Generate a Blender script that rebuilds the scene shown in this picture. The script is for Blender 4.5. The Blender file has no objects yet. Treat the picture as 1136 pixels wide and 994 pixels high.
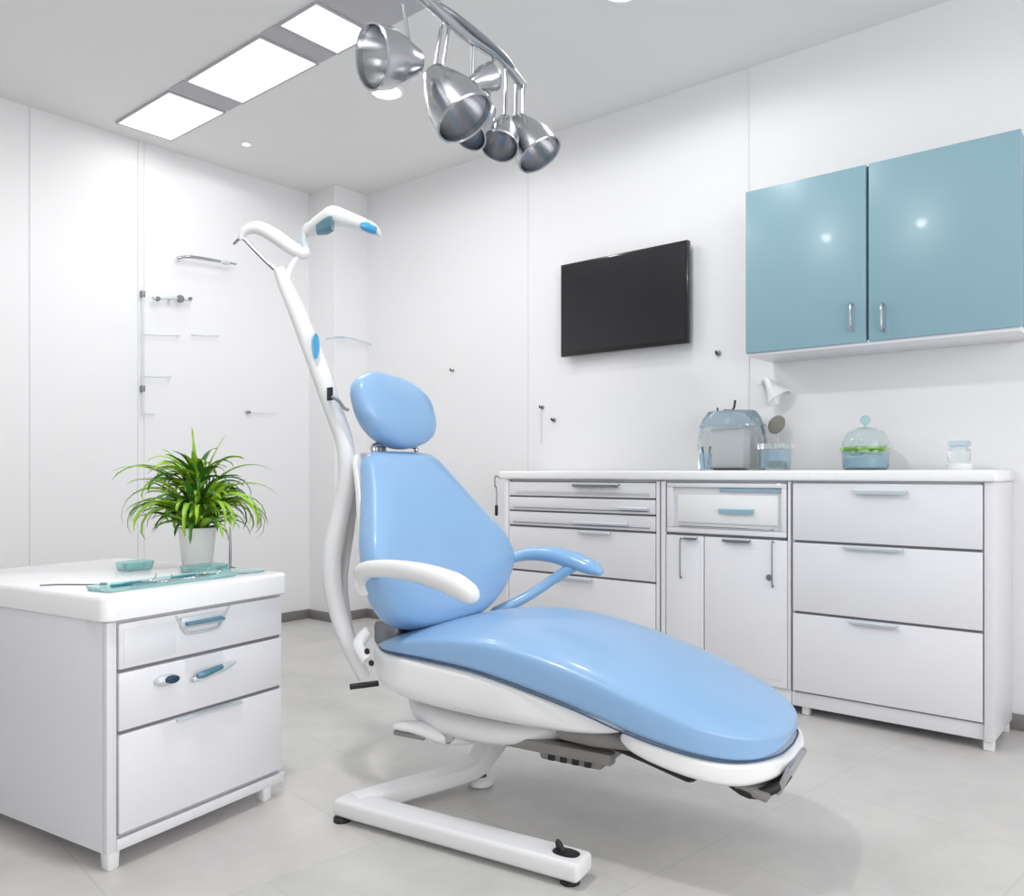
import bpy, bmesh, math, random
from mathutils import Vector, Matrix
random.seed(7)
PI=math.pi
sc=bpy.context.scene; C=sc.collection
# ------------------------------------------------------------------ camera model
FP=911.0; AX=0.699; VY=525.0; H0=0.96
Fv=Vector((math.cos(AX),math.sin(AX),0)); Rv=Vector((math.sin(AX),-math.cos(AX),0))
def cam(r,d,z=0): return Fv*d+Rv*r+Vector((0,0,z))
def at(px,py,d): return cam((px-568)/FP*d,d,H0-(py-VY)*d/FP)
def on_x(px,X):
    u=(px-568)/FP; D=Fv+Rv*u; return D.y*X/D.x
def on_y(px,Y):
    u=(px-568)/FP; D=Fv+Rv*u; return D.x*Y/D.y
def on_z(px,py,z):
    d=(H0-z)*FP/(py-VY); return at(px,py,d)
def zx(px,py,X):      # height of a pixel on the plane x=X
    u=(px-568)/FP; D=Fv+Rv*u; d=X/D.x; return H0-(py-VY)*d/FP
def zy(px,py,Y):
    u=(px-568)/FP; D=Fv+Rv*u; d=Y/D.y; return H0-(py-VY)*d/FP
# ------------------------------------------------------------------ materials
def lin(c): return tuple(((v/12.92) if v<=.04045 else ((v+.055)/1.055)**2.4) for v in c)
def mat(name,rgb,rough=.5,metal=0,trans=0,coat=0,ior=1.45,noise=0,nscale=6,bump=0,emit=0,alpha=1,spec=None):
    m=bpy.data.materials.new(name); m.use_nodes=True; nt=m.node_tree; b=nt.nodes['Principled BSDF']
    c=lin(rgb)+(1,)
    b.inputs['Base Color'].default_value=c
    b.inputs['Roughness'].default_value=rough; b.inputs['Metallic'].default_value=metal
    b.inputs['Transmission Weight'].default_value=trans; b.inputs['IOR'].default_value=ior
    b.inputs['Coat Weight'].default_value=coat
    if coat: b.inputs['Coat Roughness'].default_value=.08
    if spec is not None: b.inputs['Specular IOR Level'].default_value=spec
    tc=nt.nodes.new('ShaderNodeTexCoord'); n=nt.nodes.new('ShaderNodeTexNoise'); n.inputs['Scale'].default_value=nscale; n.inputs['Detail'].default_value=4
    nt.links.new(tc.outputs['Object'],n.inputs['Vector'])
    if noise:
        r=nt.nodes.new('ShaderNodeMix'); r.data_type='RGBA'
        r.inputs['A'].default_value=tuple(max(0,x*(1-noise)) for x in c[:3])+(1,); r.inputs['B'].default_value=tuple(min(1,x*(1+noise)) for x in c[:3])+(1,)
        nt.links.new(n.outputs['Fac'],r.inputs['Factor']); nt.links.new(r.outputs['Result'],b.inputs['Base Color'])
    if bump:
        bp=nt.nodes.new('ShaderNodeBump'); bp.inputs['Strength'].default_value=bump; bp.inputs['Distance'].default_value=.002
        nt.links.new(n.outputs['Fac'],bp.inputs['Height']); nt.links.new(bp.outputs['Normal'],b.inputs['Normal'])
    if emit:
        b.inputs['Emission Color'].default_value=(1,.985,.96,1); b.inputs['Emission Strength'].default_value=emit
    return m
M=dict(
 wall=mat('wall_paint',(.915,.915,.92),.55,noise=.015,nscale=2),
 seam=mat('wall_seam',(.87,.87,.88),.6),
 ceil=mat('ceiling_paint',(.915,.915,.915),.7,noise=.02,nscale=1.5),
 skirt=mat('skirting',(.50,.49,.48),.5,noise=.1),
 lacq=mat('white_lacquer',(.90,.90,.915),.32,coat=.3,noise=.012,nscale=3),
 carc=mat('cabinet_carcass',(.88,.88,.895),.42,noise=.012,nscale=3),
 gap=mat('shadow_gap_board',(.55,.55,.57),.7),
 top=mat('worktop_stone',(.955,.955,.96),.22,coat=.4,noise=.015,nscale=9),
 plast=mat('white_moulded_plastic',(.93,.93,.93),.28,coat=.5,noise=.01),
 frame=mat('white_powder_coat',(.90,.90,.905),.35,noise=.015,nscale=5),
 vinyl=mat('blue_vinyl',(.55,.70,.855),.33,coat=.25,noise=.05,nscale=7,bump=.05),
 vinyl2=mat('blue_vinyl_pad',(.53,.70,.85),.28,coat=.4,noise=.04),
 pipe=mat('cushion_seam_piping',(.24,.34,.46),.5),
 teal=mat('teal_gloss_door',(.53,.665,.71),.34,coat=.05,noise=.03,nscale=3),
 tealside=mat('teal_cabinet_edge',(.47,.60,.65),.3,noise=.03),
 chrome=mat('brushed_steel',(.74,.745,.76),.22,metal=1,noise=.08,nscale=12),
 steel=mat('grey_steel',(.55,.56,.58),.35,metal=.8,noise=.08),
 handle=mat('satin_handle',(.80,.83,.85),.35,metal=.25,noise=.05),
 paleblue=mat('pale_blue_handle',(.60,.73,.78),.3,metal=.2),
 liquid=mat('pale_blue_liquid',(.70,.84,.87),.3),
 bluehandle=mat('blue_grey_handle',(.36,.53,.60),.25,metal=.3,noise=.08),
 navy=mat('dark_blue_plastic',(.10,.22,.32),.25,coat=.4,noise=.05),
 dark=mat('dark_rubber',(.13,.13,.14),.5,noise=.1),
 mech=mat('mechanism_grey',(.55,.54,.53),.45,metal=.3,noise=.15,nscale=10),
 screen=mat('tv_screen',(.115,.10,.115),.18,coat=.3,noise=.1,nscale=2),
 bezel=mat('tv_bezel',(.05,.05,.055),.25,coat=.3),
 glass=mat('clear_glass',(.96,.985,.99),.04,trans=.92,ior=1.35),
 bglass=mat('blue_tinted_glass',(.86,.93,.97),.08,trans=.82,ior=1.3),
 tglass=mat('teal_glass',(.80,.94,.94),.08,trans=.8,ior=1.3,coat=.3),
 dteal=mat('dark_teal_metal',(.30,.58,.62),.25,metal=.4),
 cyan=mat('bright_blue_plastic',(.25,.62,.82),.25,coat=.4),
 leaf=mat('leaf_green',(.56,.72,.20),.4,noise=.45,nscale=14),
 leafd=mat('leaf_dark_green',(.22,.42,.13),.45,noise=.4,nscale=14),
 stem=mat('stem_green',(.30,.40,.15),.5,noise=.2),
 soil=mat('potting_soil',(.16,.13,.10),.9,noise=.4,nscale=60,bump=.5),
 pot=mat('pot_ceramic',(.89,.89,.89),.35,noise=.02),
 lime=mat('lime_green_plastic',(.62,.80,.42),.35,noise=.15),
 olive=mat('olive_sponge',(.50,.58,.38),.7,noise=.2,nscale=30),
 taupe=mat('taupe_disc',(.50,.49,.45),.45,noise=.06),
 grey=mat('light_grey_plastic',(.78,.78,.785),.4,noise=.02),
 lamp=mat('light_panel',(1,1,1),.5,emit=1.9),
 dlamp=mat('downlight_lens',(1,1,1),.5,emit=4.0),
 grid=mat('ceiling_channel',(.72,.72,.74),.6),
)
def floor_mat():
    m=bpy.data.materials.new('floor_tiles'); m.use_nodes=True; nt=m.node_tree; b=nt.nodes['Principled BSDF']; N=nt.nodes.new; K=nt.links.new
    tc=N('ShaderNodeTexCoord'); mp=N('ShaderNodeMapping'); mp.inputs['Rotation'].default_value=(0,0,.12)
    br=N('ShaderNodeTexBrick'); br.inputs['Scale'].default_value=1.0; br.inputs['Brick Width'].default_value=.6; br.inputs['Row Height'].default_value=.6; br.inputs['Mortar Size'].default_value=.0035
    br.inputs['Mortar Smooth'].default_value=.5; br.offset=.5
    br.inputs['Color1'].default_value=lin((.81,.80,.79))+(1,); br.inputs['Color2'].default_value=lin((.79,.785,.775))+(1,); br.inputs['Mortar'].default_value=lin((.765,.76,.75))+(1,)
    K(tc.outputs['Object'],mp.inputs['Vector']); K(mp.outputs['Vector'],br.inputs['Vector'])
    n=N('ShaderNodeTexNoise'); n.inputs['Scale'].default_value=2.2; n.inputs['Detail'].default_value=8; n.inputs['Roughness'].default_value=.65; K(tc.outputs['Object'],n.inputs['Vector'])
    r=N('ShaderNodeMapRange'); r.inputs['From Min'].default_value=.3; r.inputs['From Max'].default_value=.7; r.inputs['To Min'].default_value=.84; r.inputs['To Max'].default_value=1.08; K(n.outputs['Fac'],r.inputs['Value'])
    mx=N('ShaderNodeVectorMath'); mx.operation='SCALE'; K(br.outputs['Color'],mx.inputs[0]); K(r.outputs['Result'],mx.inputs['Scale']); K(mx.outputs['Vector'],b.inputs['Base Color'])
    b.inputs['Roughness'].default_value=.38
    return m
M['floor']=floor_mat()
# ------------------------------------------------------------------ mesh helpers
class MB:
    def __init__(s): s.v=[]; s.f=[]; s.sharp=False
    def add(s,vs,fs):
        o=len(s.v); s.v+= [Vector(v) for v in vs]; s.f+=[tuple(i+o for i in f) for f in fs]; return s
    def bm(s,b,mtx=None):
        b.verts.ensure_lookup_table(); b.verts.index_update()
        s.add([(mtx@v.co if mtx else v.co) for v in b.verts],[tuple(v.index for v in f.verts) for f in b.faces]); b.free(); return s
    def box(s,a,b,bev=0,seg=2,mtx=None):
        a=Vector(a); b=Vector(b); lo=Vector((min(a[i],b[i]) for i in range(3))); hi=Vector((max(a[i],b[i]) for i in range(3)))
        m=bmesh.new(); bmesh.ops.create_cube(m,size=1)
        for v in m.verts: v.co=Vector((lo[i]+(v.co[i]+.5)*(hi[i]-lo[i]) for i in range(3)))
        if bev: bmesh.ops.bevel(m,geom=m.edges[:],offset=min(bev,.49*min(hi-lo)),segments=seg,affect='EDGES',profile=.5)
        return s.bm(m,mtx)
    def rings(s,rs,caps=True,closed=True):
        o=len(s.v); n=len(rs[0])
        for r in rs: s.v+=[Vector(p) for p in r]
        for i in range(len(rs)-1):
            for j in range(n if closed else n-1):
                k=(j+1)%n; s.f.append((o+i*n+j,o+i*n+k,o+(i+1)*n+k,o+(i+1)*n+j))
        if caps:
            s.f.append(tuple(o+j for j in reversed(range(n)))); s.f.append(tuple(o+(len(rs)-1)*n+j for j in range(n)))
        return s
    def tube(s,pts,r,n=12,smooth=6,flat=1.0,caps=True,upv=None,rnd=False):
        P,Rr=path(pts,r,smooth)
        if rnd:
            for e in (0,1):
                p=P[-1] if e else P[0]; q=P[-2] if e else P[1]; d=(p-q).normalized(); r0=Rr[-1] if e else Rr[0]
                ex=[(p+d*r0*math.sin(a),r0*math.cos(a)) for a in (.4,.8,1.15,1.4,1.54)]
                if e: P+= [x[0] for x in ex]; Rr=list(Rr)+[x[1] for x in ex]
                else: P=[x[0] for x in reversed(ex)]+P; Rr=[x[1] for x in reversed(ex)]+list(Rr)
        T=[(P[min(i+1,len(P)-1)]-P[max(i-1,0)]).normalized() for i in range(len(P))]
        u=Vector(upv) if upv else (Vector((0,0,1)) if abs(T[0].z)<.9 else Vector((1,0,0)))
        rs=[]
        for p,t,q in zip(P,T,Rr):
            u=(u-t*u.dot(t)); u.normalize(); w=t.cross(u)
            rs.append([p+(u*math.cos(2*PI*k/n)*q*flat+w*math.sin(2*PI*k/n)*q) for k in range(n)])
        return s.rings(rs,caps)
    def lathe(s,prof,mtx=None,n=32,caps=False):
        rs=[[Vector((r*math.cos(2*PI*k/n),r*math.sin(2*PI*k/n),z)) for k in range(n)] for r,z in prof]
        if mtx: rs=[[mtx@p for p in r] for r in rs]
        return s.rings(rs,caps)
    def build(s,name,m,parent=None,smooth=True,local=False,sub=0,bev=0,angle=40):
        mtx=MW.get(parent.name,Matrix()) if parent else Matrix()
        inv=Matrix() if (local or not parent) else mtx.inverted()
        me=bpy.data.meshes.new(name); me.from_pydata([tuple(inv@v) for v in s.v],[],s.f); me.validate(); me.update()
        b=bmesh.new(); b.from_mesh(me); bmesh.ops.remove_doubles(b,verts=b.verts,dist=1e-6); bmesh.ops.recalc_face_normals(b,faces=b.faces); b.to_mesh(me); b.free()
        me.materials.append(m)
        if smooth:
            for p in me.polygons: p.use_smooth=True
            me.set_sharp_from_angle(angle=math.radians(angle))
        o=bpy.data.objects.new(name,me); C.objects.link(o)
        if parent: o.parent=parent
        MW[o.name]=mtx.copy()
        if sub:
            md=o.modifiers.new('sub','SUBSURF'); md.levels=sub; md.render_levels=sub
        return o
MW={}
def path(pts,r,smooth):
    pts=[Vector(p) for p in pts]; R=[r]*len(pts) if not hasattr(r,'__len__') else list(r)
    if smooth<=1 or len(pts)<3: return pts,R
    P=[];Q=[]
    for i in range(len(pts)-1):
        p0=pts[max(i-1,0)];p1=pts[i];p2=pts[i+1];p3=pts[min(i+2,len(pts)-1)]
        for k in range(smooth):
            t=k/smooth
            P.append(.5*((2*p1)+(p2-p0)*t+(2*p0-5*p1+4*p2-p3)*t*t+(3*p1-p0-3*p2+p3)*t**3)); Q.append(R[i]+(R[i+1]-R[i])*t)
    P.append(pts[-1]);Q.append(R[-1]); return P,Q
def interp(x,tab):
    if x<=tab[0][0]: return tab[0][1]
    for (a,b),(c,d) in zip(tab,tab[1:]):
        if x<=c:
            t=(x-a)/(c-a); return b+(d-b)*t
    return tab[-1][1]
def sinterp(x,tab):   # smooth (Catmull) interpolation
    n=len(tab)
    if x<=tab[0][0]: return tab[0][1]
    if x>=tab[-1][0]: return tab[-1][1]
    for i in range(n-1):
        if x<=tab[i+1][0]:
            x0,y0=tab[i];x1,y1=tab[i+1]; h=x1-x0; t=(x-x0)/h
            m0=(y1-tab[i-1][1])/(x1-tab[i-1][0]) if i>0 else (y1-y0)/h
            m1=(tab[i+2][1]-y0)/(tab[i+2][0]-x0) if i+2<n else (y1-y0)/h
            return (2*t**3-3*t*t+1)*y0+(t**3-2*t*t+t)*h*m0+(-2*t**3+3*t*t)*y1+(t**3-t*t)*h*m1
def sup(n,p):  # unit superellipse points
    o=[]
    for k in range(n):
        a=2*PI*k/n; c=math.cos(a); s_=math.sin(a)
        o.append((math.copysign(abs(c)**(2/p),c),math.copysign(abs(s_)**(2/p),s_)))
    return o
def thing(name,label,cat,loc=(0,0,0),rz=0,group=None):
    o=bpy.data.objects.new(name,None); C.objects.link(o); o.location=loc; o.rotation_euler=(0,0,rz); o.empty_display_size=.1
    MW[o.name]=Matrix.Translation(loc)@Matrix.Rotation(rz,4,'Z')
    return tag(o,label,cat,group)
def tag(o,label,cat,group=None):
    o['label']=label; o['category']=cat
    if group: o['group']=group
    return o
def struct(o): o['kind']='structure'; return o
def lab(o,l): o['label']=l; return o
def frame(o,x,y,z=None):   # matrix from origin and x,y axes
    z=z or x.cross(y); m=Matrix.Identity(4)
    for i in range(3): m[i][0]=x[i]; m[i][1]=y[i]; m[i][2]=z[i]; m[i][3]=o[i]
    return m
def zdir(o,d):             # matrix whose z axis is d
    d=Vector(d).normalized(); u=Vector((0,0,1)) if abs(d.z)<.95 else Vector((1,0,0)); x=u.cross(d).normalized(); return frame(Vector(o),x,d.cross(x),d)
# ------------------------------------------------------------------ room
XW=3.572; YW=4.539; HC=2.813; XL=-2.3; YB=-1.9
struct(MB().box((XL-.1,YB-.1,-.1),(XW+.1,YW+.1,0)).build('floor',M['floor']))
struct(MB().box((XL-.1,YB-.1,HC),(XW+.1,YW+.1,HC+.1)).build('ceiling',M['ceil']))
struct(MB().box((XW,YB-.1,0),(XW+.1,YW+.1,HC)).build('wall_right',M['wall']))
struct(MB().box((XL,YW,0),(XW,YW+.1,HC)).build('wall_back',M['wall']))
# column in the corner
cx0=on_y(330,YW)+.03; 
cyf=on_x(420,XW)
cc=on_z(371,205,HC)
struct(MB().box((cc.x,cc.y,0),(XW,YW,HC)).build('wall_column',M['wall']))
# wall behind the camera with a wide unseen window added to let in fill light, and wall on the left
wx0,wx1,wz0,wz1=-1.7,2.9,.55,2.55
w=MB()
w.box((XL,YB-.1,0),(XW,YB,wz0)).box((XL,YB-.1,wz1),(XW,YB,HC)).box((XL,YB-.1,wz0),(wx0,YB,wz1)).box((wx1,YB-.1,wz0),(XW,YB,wz1))
struct(w.build('wall_front',M['wall']))
struct(MB().box((XL-.1,YB,0),(XL,YW,HC)).build('wall_left',M['wall']))
w=MB()
for i in range(5):
    x=wx0+(wx1-wx0)*i/4; w.box((x-.03,YB-.08,wz0),(x+.03,YB-.02,wz1))
w.box((wx0,YB-.08,wz0),(wx1,YB-.02,wz0+.05)).box((wx0,YB-.08,wz1-.05),(wx1,YB-.02,wz1))
win=struct(w.build('added_window_1',M['frame']))
# wall seams (panel joints)
def seam(name,a,b): struct(MB().box(a,b).build(name,M['seam'],smooth=False))
for i,(px,wd) in enumerate([(33,.006),(153,.006),(160,.004)]):
    x=on_y(px,YW); seam('trim_%d'%(i+1),(x-wd/2,YW-.003,0),(x+wd/2,YW,HC))
for i,(px,wd) in enumerate([(586,.004),(831,.005)]):
    y=on_x(px,XW); seam('trim_%d'%(i+4),(XW-.003,y-wd/2,0),(XW,y+wd/2,HC))
# skirting
bh=.06
struct(MB().box((XL,YW-.012,0),(cc.x,YW,bh),.003).build('baseboard_back',M['skirt']))
struct(MB().box((cc.x-.012,cc.y-.012,0),(XW,cc.y,bh),.003).box((cc.x-.012,cc.y-.012,0),(cc.x,YW-.012,bh),.003).build('baseboard_column',M['skirt']))
struct(MB().box((XW-.012,YB,0),(XW,cc.y-.012,bh),.003).build('baseboard_right',M['skirt']))
# ------------------------------------------------------------------ ceiling lights

px0,px1=1.975,2.265
LB=['square bright ceiling light panel nearest the back wall','longest bright ceiling light panel, between the two shorter ones','bright ceiling light panel at the top edge, near the spotlight rail']
for k,(ya,yb) in enumerate([(3.83,4.37),(3.055,3.655),(2.665,2.905)]):
    t=thing('ceiling_light',LB[k],'ceiling light',((px0+px1)/2,(ya+yb)/2,HC),0,'light panels in the ceiling channel')
    f=MB(); e=.008
    f.box((px0-e,ya-e,HC-.012),(px0,yb+e,HC)).box((px1,ya-e,HC-.012),(px1+e,yb+e,HC)).box((px0,ya-e,HC-.012),(px1,ya,HC)).box((px0,yb,HC-.012),(px1,yb+e,HC))
    f.build('frame',M['grid'],t,smooth=False)
    MB().box((px0,ya,HC-.008),(px1,yb,HC-.001)).build('diffuser',M['lamp'],t,smooth=False)
g=MB()
for ya,yb in [(3.675,3.80),(2.925,3.035),(2.0,2.645)]: g.box((px0-.01,ya,HC-.006),(px1+.01,yb,HC-.0005))
struct(g.build('trim_6',M['grid'],smooth=False))
def downlight(p,r,label):
    t=thing('downlight',label,'downlight',p,0,'round downlights in the ceiling')
    mt=Matrix.Translation(p)
    MB().lathe([(r*1.25,0),(r*1.25,-.004),(r*1.1,-.009),(r,-.006),(r,0)],mt,caps=False).build('trim_ring',M['plast'],t)
    MB().lathe([(r,-.001),(r,-.005),(r*.5,-.007),(.001,-.007)],mt,caps=True).build('lens',M['dlamp'],t)
downlight((2.57,4.11,HC),.022,'small round ceiling downlight near the back wall')
downlight((2.66,3.03,HC),.07,'round ceiling downlight glowing behind the spotlight rail')
downlight((2.68,1.70,HC),.07,'round ceiling downlight at the top edge, right of the spotlight rail')
# ------------------------------------------------------------------ lights
def area(name,loc,rot,sx,sy,power,col=(1,1,1)):
    l=bpy.data.lights.new(name,'AREA'); l.shape='RECTANGLE'; l.size=sx; l.size_y=sy; l.energy=power; l.color=col
    o=bpy.data.objects.new(name,l); o.location=loc; o.rotation_euler=rot; C.objects.link(o); return o
area('panel_light',((px0+px1)/2,4.1,HC-.02),(0,0,0),.27,.52,1.5)
area('panel_light',((px0+px1)/2,3.36,HC-.02),(0,0,0),.27,.58,8)
area('panel_light',((px0+px1)/2,2.78,HC-.02),(0,0,0),.27,.23,6)
area('added_window_fill',((wx0+wx1)/2,YB-.12,(wz0+wz1)/2),(PI/2,0,0),wx1-wx0,wz1-wz0,108,(1,.995,.985))  # unseen area light added behind the camera to fill the room
def spot(loc,power,size,ang=176):
    l=bpy.data.lights.new('downlight_beam','SPOT'); l.energy=power; l.shadow_soft_size=size; l.spot_size=math.radians(ang); l.spot_blend=.25
    o=bpy.data.objects.new('downlight_beam',l); o.location=loc; C.objects.link(o)
spot((2.66,3.03,HC-.03),13,.07)
spot((2.68,1.70,HC-.03),22,.07)
for q_ in ((1.0,2.9,'added unseen downlight left of the light panels, nearest the plant'),(1.0,1.6,'added unseen downlight above the middle of the room, in front of the light panels'),(-.6,2.9,'added unseen downlight at the far left of the ceiling')):  # out-of-view fixtures and beams added for overhead fill
    downlight((q_[0],q_[1],HC),.09,q_[2]); spot((q_[0],q_[1],HC-.03),8 if q_[0]<0 else (5 if q_[1]>2 else 98),.09)
spot((2.57,4.11,HC-.03),3,.02)
w=bpy.data.worlds.new('w'); sc.world=w; w.use_nodes=True; w.node_tree.nodes['Background'].inputs[0].default_value=(.9,.95,1,1); w.node_tree.nodes['Background'].inputs[1].default_value=1.0
# ------------------------------------------------------------------ right base cabinets (front plane x = XC)
XC=3.227; SL0,SL1=.93,.972; XB=XW-.003
yA=on_x(560,XC); yB=on_x(734.5,XC); yC=on_x(879,XC); yD=on_x(1103,XC)-.002
def hb(t,y0,y1,z0,z1,x=XC,th=.018,name='drawer_front',m='lacq',bev=.003,lb=None):
    o=MB().box((x-th,y0,z0),(x,y1,z1),bev).build(name,M[m],t)
    if lb: lab(o,lb)
    return o
def carcass(t,y0,y1,z0=.10):
    m=MB(); m.box((XC+.004,y0,z0),(XB,y1,SL0-.001),.002); m.build('carcass',M['carc'],t)
    MB().box((XC,y0+.012,z0+.012),(XC+.004,y1-.012,SL0-.01)).build('recess_panel',M['gap'],t,smooth=False)
def lip(d,y0,y1,z,m='handle',x=XC-.018,h=.018,dep=.02):
    # angled finger-pull: a bent lip
    s=MB(); n=7; P=[]
    for y in (y0,y1):
        pr=[(x+.001,z),(x-dep,z),(x-dep-.002,z-.003),(x-dep-.001,z-h),(x-dep+.002,z-h),(x-dep+.002,z-.004),(x+.001,z-.004)]
        P.append([Vector((a,y,b)) for a,b in pr])
    s.rings(P); s.build('handle',M[m],d,smooth=False)
def pull(d,y0,y1,z,m='handle',x=XC-.018,r=.005,out=.025):
    MB().tube([(x,y0,z),(x-out,y0+.012*(1 if y1>y0 else -1),z),(x-out,y1-.012*(1 if y1>y0 else -1),z),(x,y1,z)],r,8,1).build('handle',M[m],d)
# unit 3 (nearest, widest): three drawers
t=thing('drawer_cabinet','wide white cabinet of three plain deep drawers, nearest the right edge','cabinet',((XC+XB)/2,(yC+yD)/2,0),0,'white base cabinets along the right wall')
m=MB(); m.box((XC-.016,yD-.0,.036),(XB,yD+.03,SL0-.001),.003); m.build('side_panel',M['carc'],t)
carcass(t,yD+.031,yC,.036)
zL=[SL0-.012,.69,.688-.0,.415,.41,.095]
def zat(px,py): return zx(px,py,XC)
y0,y1=yD+.034,yC-.008
for (za,zb_,hy,kind) in [(.696,.920,(950,1008),0),(.416,.686,(938,1004),1),(.10,.406,(945,998),1)]:
    d=hb(t,y0,y1,za,zb_)
    a,b=on_x(hy[1],XC),on_x(hy[0],XC)
    if kind==0: lip(d,a,b,zb_-.022,'handle',h=.016)
    else: lip(d,a,b,zb_-.002,'handle',h=.012,dep=.014)
MB().box((XC-.004,yD+.031,.037),(XC+.0035,yC,.092),.002).build('plinth',M['carc'],t)
for yy in (yD+.02,):
    for xx in (XC+.02,XB-.05):
        MB().box((xx-.017,yy-.017,0),(xx+.017,yy+.017,.036),.004).build('foot',M['plast'],t)
MB().box((XC+.02,yC-.06,0),(XC+.05,yC-.03,.036),.004).build('foot',M['plast'],t)
# unit 2: framed glass-front drawer over two doors
t=thing('door_cabinet','white cabinet with a framed inset drawer above two doors, between the drawer units','cabinet',((XC+XB)/2,(yC+yB)/2,0),0,'white base cabinets along the right wall')
ya,yb=yC+.002,yB-.004
carcass(t,ya,yb,.036)
MB().box((XC-.018,yb-.022,.10),(XC,yb,SL0-.004),.003).build('stile',M['lacq'],t); MB().box((XC-.018,ya,.10),(XC,ya+.010,SL0-.004),.003).build('stile',M['lacq'],t)
zt_=SL0-.012; zm=.702
d=MB()
fa,fb=ya+.016,yb-.03
d.box((XC-.02,fa,zm),(XC,fb,zm+.022),.003).box((XC-.02,fa,zt_-.018),(XC,fb,zt_),.003).box((XC-.02,fb-.03,zm+.022),(XC,fb,zt_-.018),.003).box((XC-.02,fa,zm+.022),(XC,fa+.02,zt_-.018),.003).box((XC-.006,fa+.02,zm+.022),(XC,fb-.03,zt_-.018))
d=d.build('drawer_front',M['lacq'],t)
hb(d,fa+.035,fb-.05,zm+.045,zt_-.05,x=XC-.006,th=.006,name='inner_panel',m='plast')
lip(d,on_x(868,XC),on_x(800,XC),zt_-.022,'paleblue',x=XC-.006,h=.014,dep=.008)
lip(d,on_x(838,XC),on_x(800,XC),zm+.11,'paleblue',x=XC-.012,h=.022,dep=.012)
pull(d,fa+.05,fb-.06,zm+.03,'steel',x=XC-.018,r=.0025,out=.006)
ymid=on_x(783,XC)
for (p,q,hy) in [(fa-.004,ymid-.002,(835,805)),(ymid+.002,yb-.026,(776,762))]:
    d=hb(t,p,q,.10,zm-.012,name='door')
    lip(d,on_x(hy[0],XC),on_x(hy[1],XC),zm-.016,'steel',h=.012,dep=.016)
    MB().box((XC-.021,p+.02,.13),(XC-.018,q-.02,zm-.06),.0014).build('raised_panel',M['lacq'],d)
# long pulls on the doors
d=[o for o in t.children if o.name.startswith('door')]
def vpull(par,px,pya,pyb):
    y=on_x(px,XC-.03); x=XC-.021; za,zb_=zx(px,pya,XC-.03),zx(px,pyb,XC-.03)
    MB().tube([(x,y,za),(x-.014,y,za-.008),(x-.014,y,zb_+.008),(x,y,zb_)],.003,8,3).build('handle',M['steel'],par)
vpull(d[1],755,598,640); vpull(d[0],857,602,650)
k=MB().lathe([(.001,0),(.012,0),(.013,.004),(.010,.009),(.001,.01)],zdir((XC-.021,on_x(856,XC),zx(856,640,XC)),(-1,0,0)),24,True).build('lock',M['steel'],d[0])
MB().box((XC-.004,ya,.037),(XC+.0035,yb,.098),.002).build('plinth',M['carc'],t)
# unit 1: shallow drawers over two deep
t=thing('drawer_cabinet','white cabinet with shallow slotted top drawers, farthest along the wall behind the chair','cabinet',((XC+XB)/2,(yA+yB)/2,0),0,'white base cabinets along the right wall')
ya,yb=yB+.004,yA-.01
carcass(t,ya,yb,.036)
MB().box((XC-.018,yb-.03,.10),(XC,yb,SL0-.004),.003).build('stile',M['lacq'],t); MB().box((XC-.018,ya,.10),(XC,ya+.016,SL0-.004),.003).build('stile',M['lacq'],t)
fa,fb=ya+.02,yb-.034
zz=[(.848,.916,'bluehandle',(690,640)),(.775,.840,'steel',(722,690)),(.70,.767,'steel',(700,640)),(.475,.69,'steel',(680,645)),(.10,.465,'steel',(660,620))]
for za,zb_,hm,hy in zz:
    d=hb(t,fa,fb,za,zb_)
    if hm=='bluehandle':
        lip(d,on_x(hy[0],XC),on_x(hy[1],XC),zb_-.006,'steel',h=.016)
        MB().box((XC-.0195,fa+.03,za+.008),(XC-.018,fb-.05,za+.022)).build('label_strip',M['grey'],d,smooth=False)
    else:
        lip(d,on_x(hy[0],XC),on_x(hy[1],XC),zb_-.004 if zb_<.7 else za+.03,'handle',h=.012,dep=.014)
    if .6<za<.8: pull(d,fa+.03,fb-.03,(za+zb_)/2-.02,'steel',r=.0022,out=.006)
MB().box((XC-.004,ya,.037),(XC+.0035,yb,.098),.002).build('plinth',M['carc'],t)
MB().box((XC+.02,yb-.06,0),(XC+.05,yb-.03,.036),.004).build('foot',M['plast'],t)
# worktop
o=MB().box((XC-.03,yD-.012,SL0),(XB,yA+.02,SL1),.010,3).build('worktop',M['top'])
tag(o,'long white worktop running over the three base cabinets by the right wall','worktop')
# hanging hook at the far end of the worktop
yh=yA+.028
t=thing('wall_tap','small dark hook with a hanging black tag at the far end of the cabinets','hook',(XC-.02,yh,.7))
MB().tube([(XC-.02,yh-.012,.935),(XC-.02,yh+.018,.945),(XC-.02,yh+.022,.90),(XC-.02,yh+.012,.885)],.005,8).build('hook',M['chrome'],t)
MB().tube([(XC-.02,yh+.012,.887),(XC-.02,yh+.01,.83),(XC-.02,yh+.012,.79)],.003,8).build('cord',M['steel'],t)
MB().box((XC-.026,yh+.004,.74),(XC-.014,yh+.020,.795),.004).build('tag',M['dark'],t)
t.name='hanging_hook'
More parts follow.
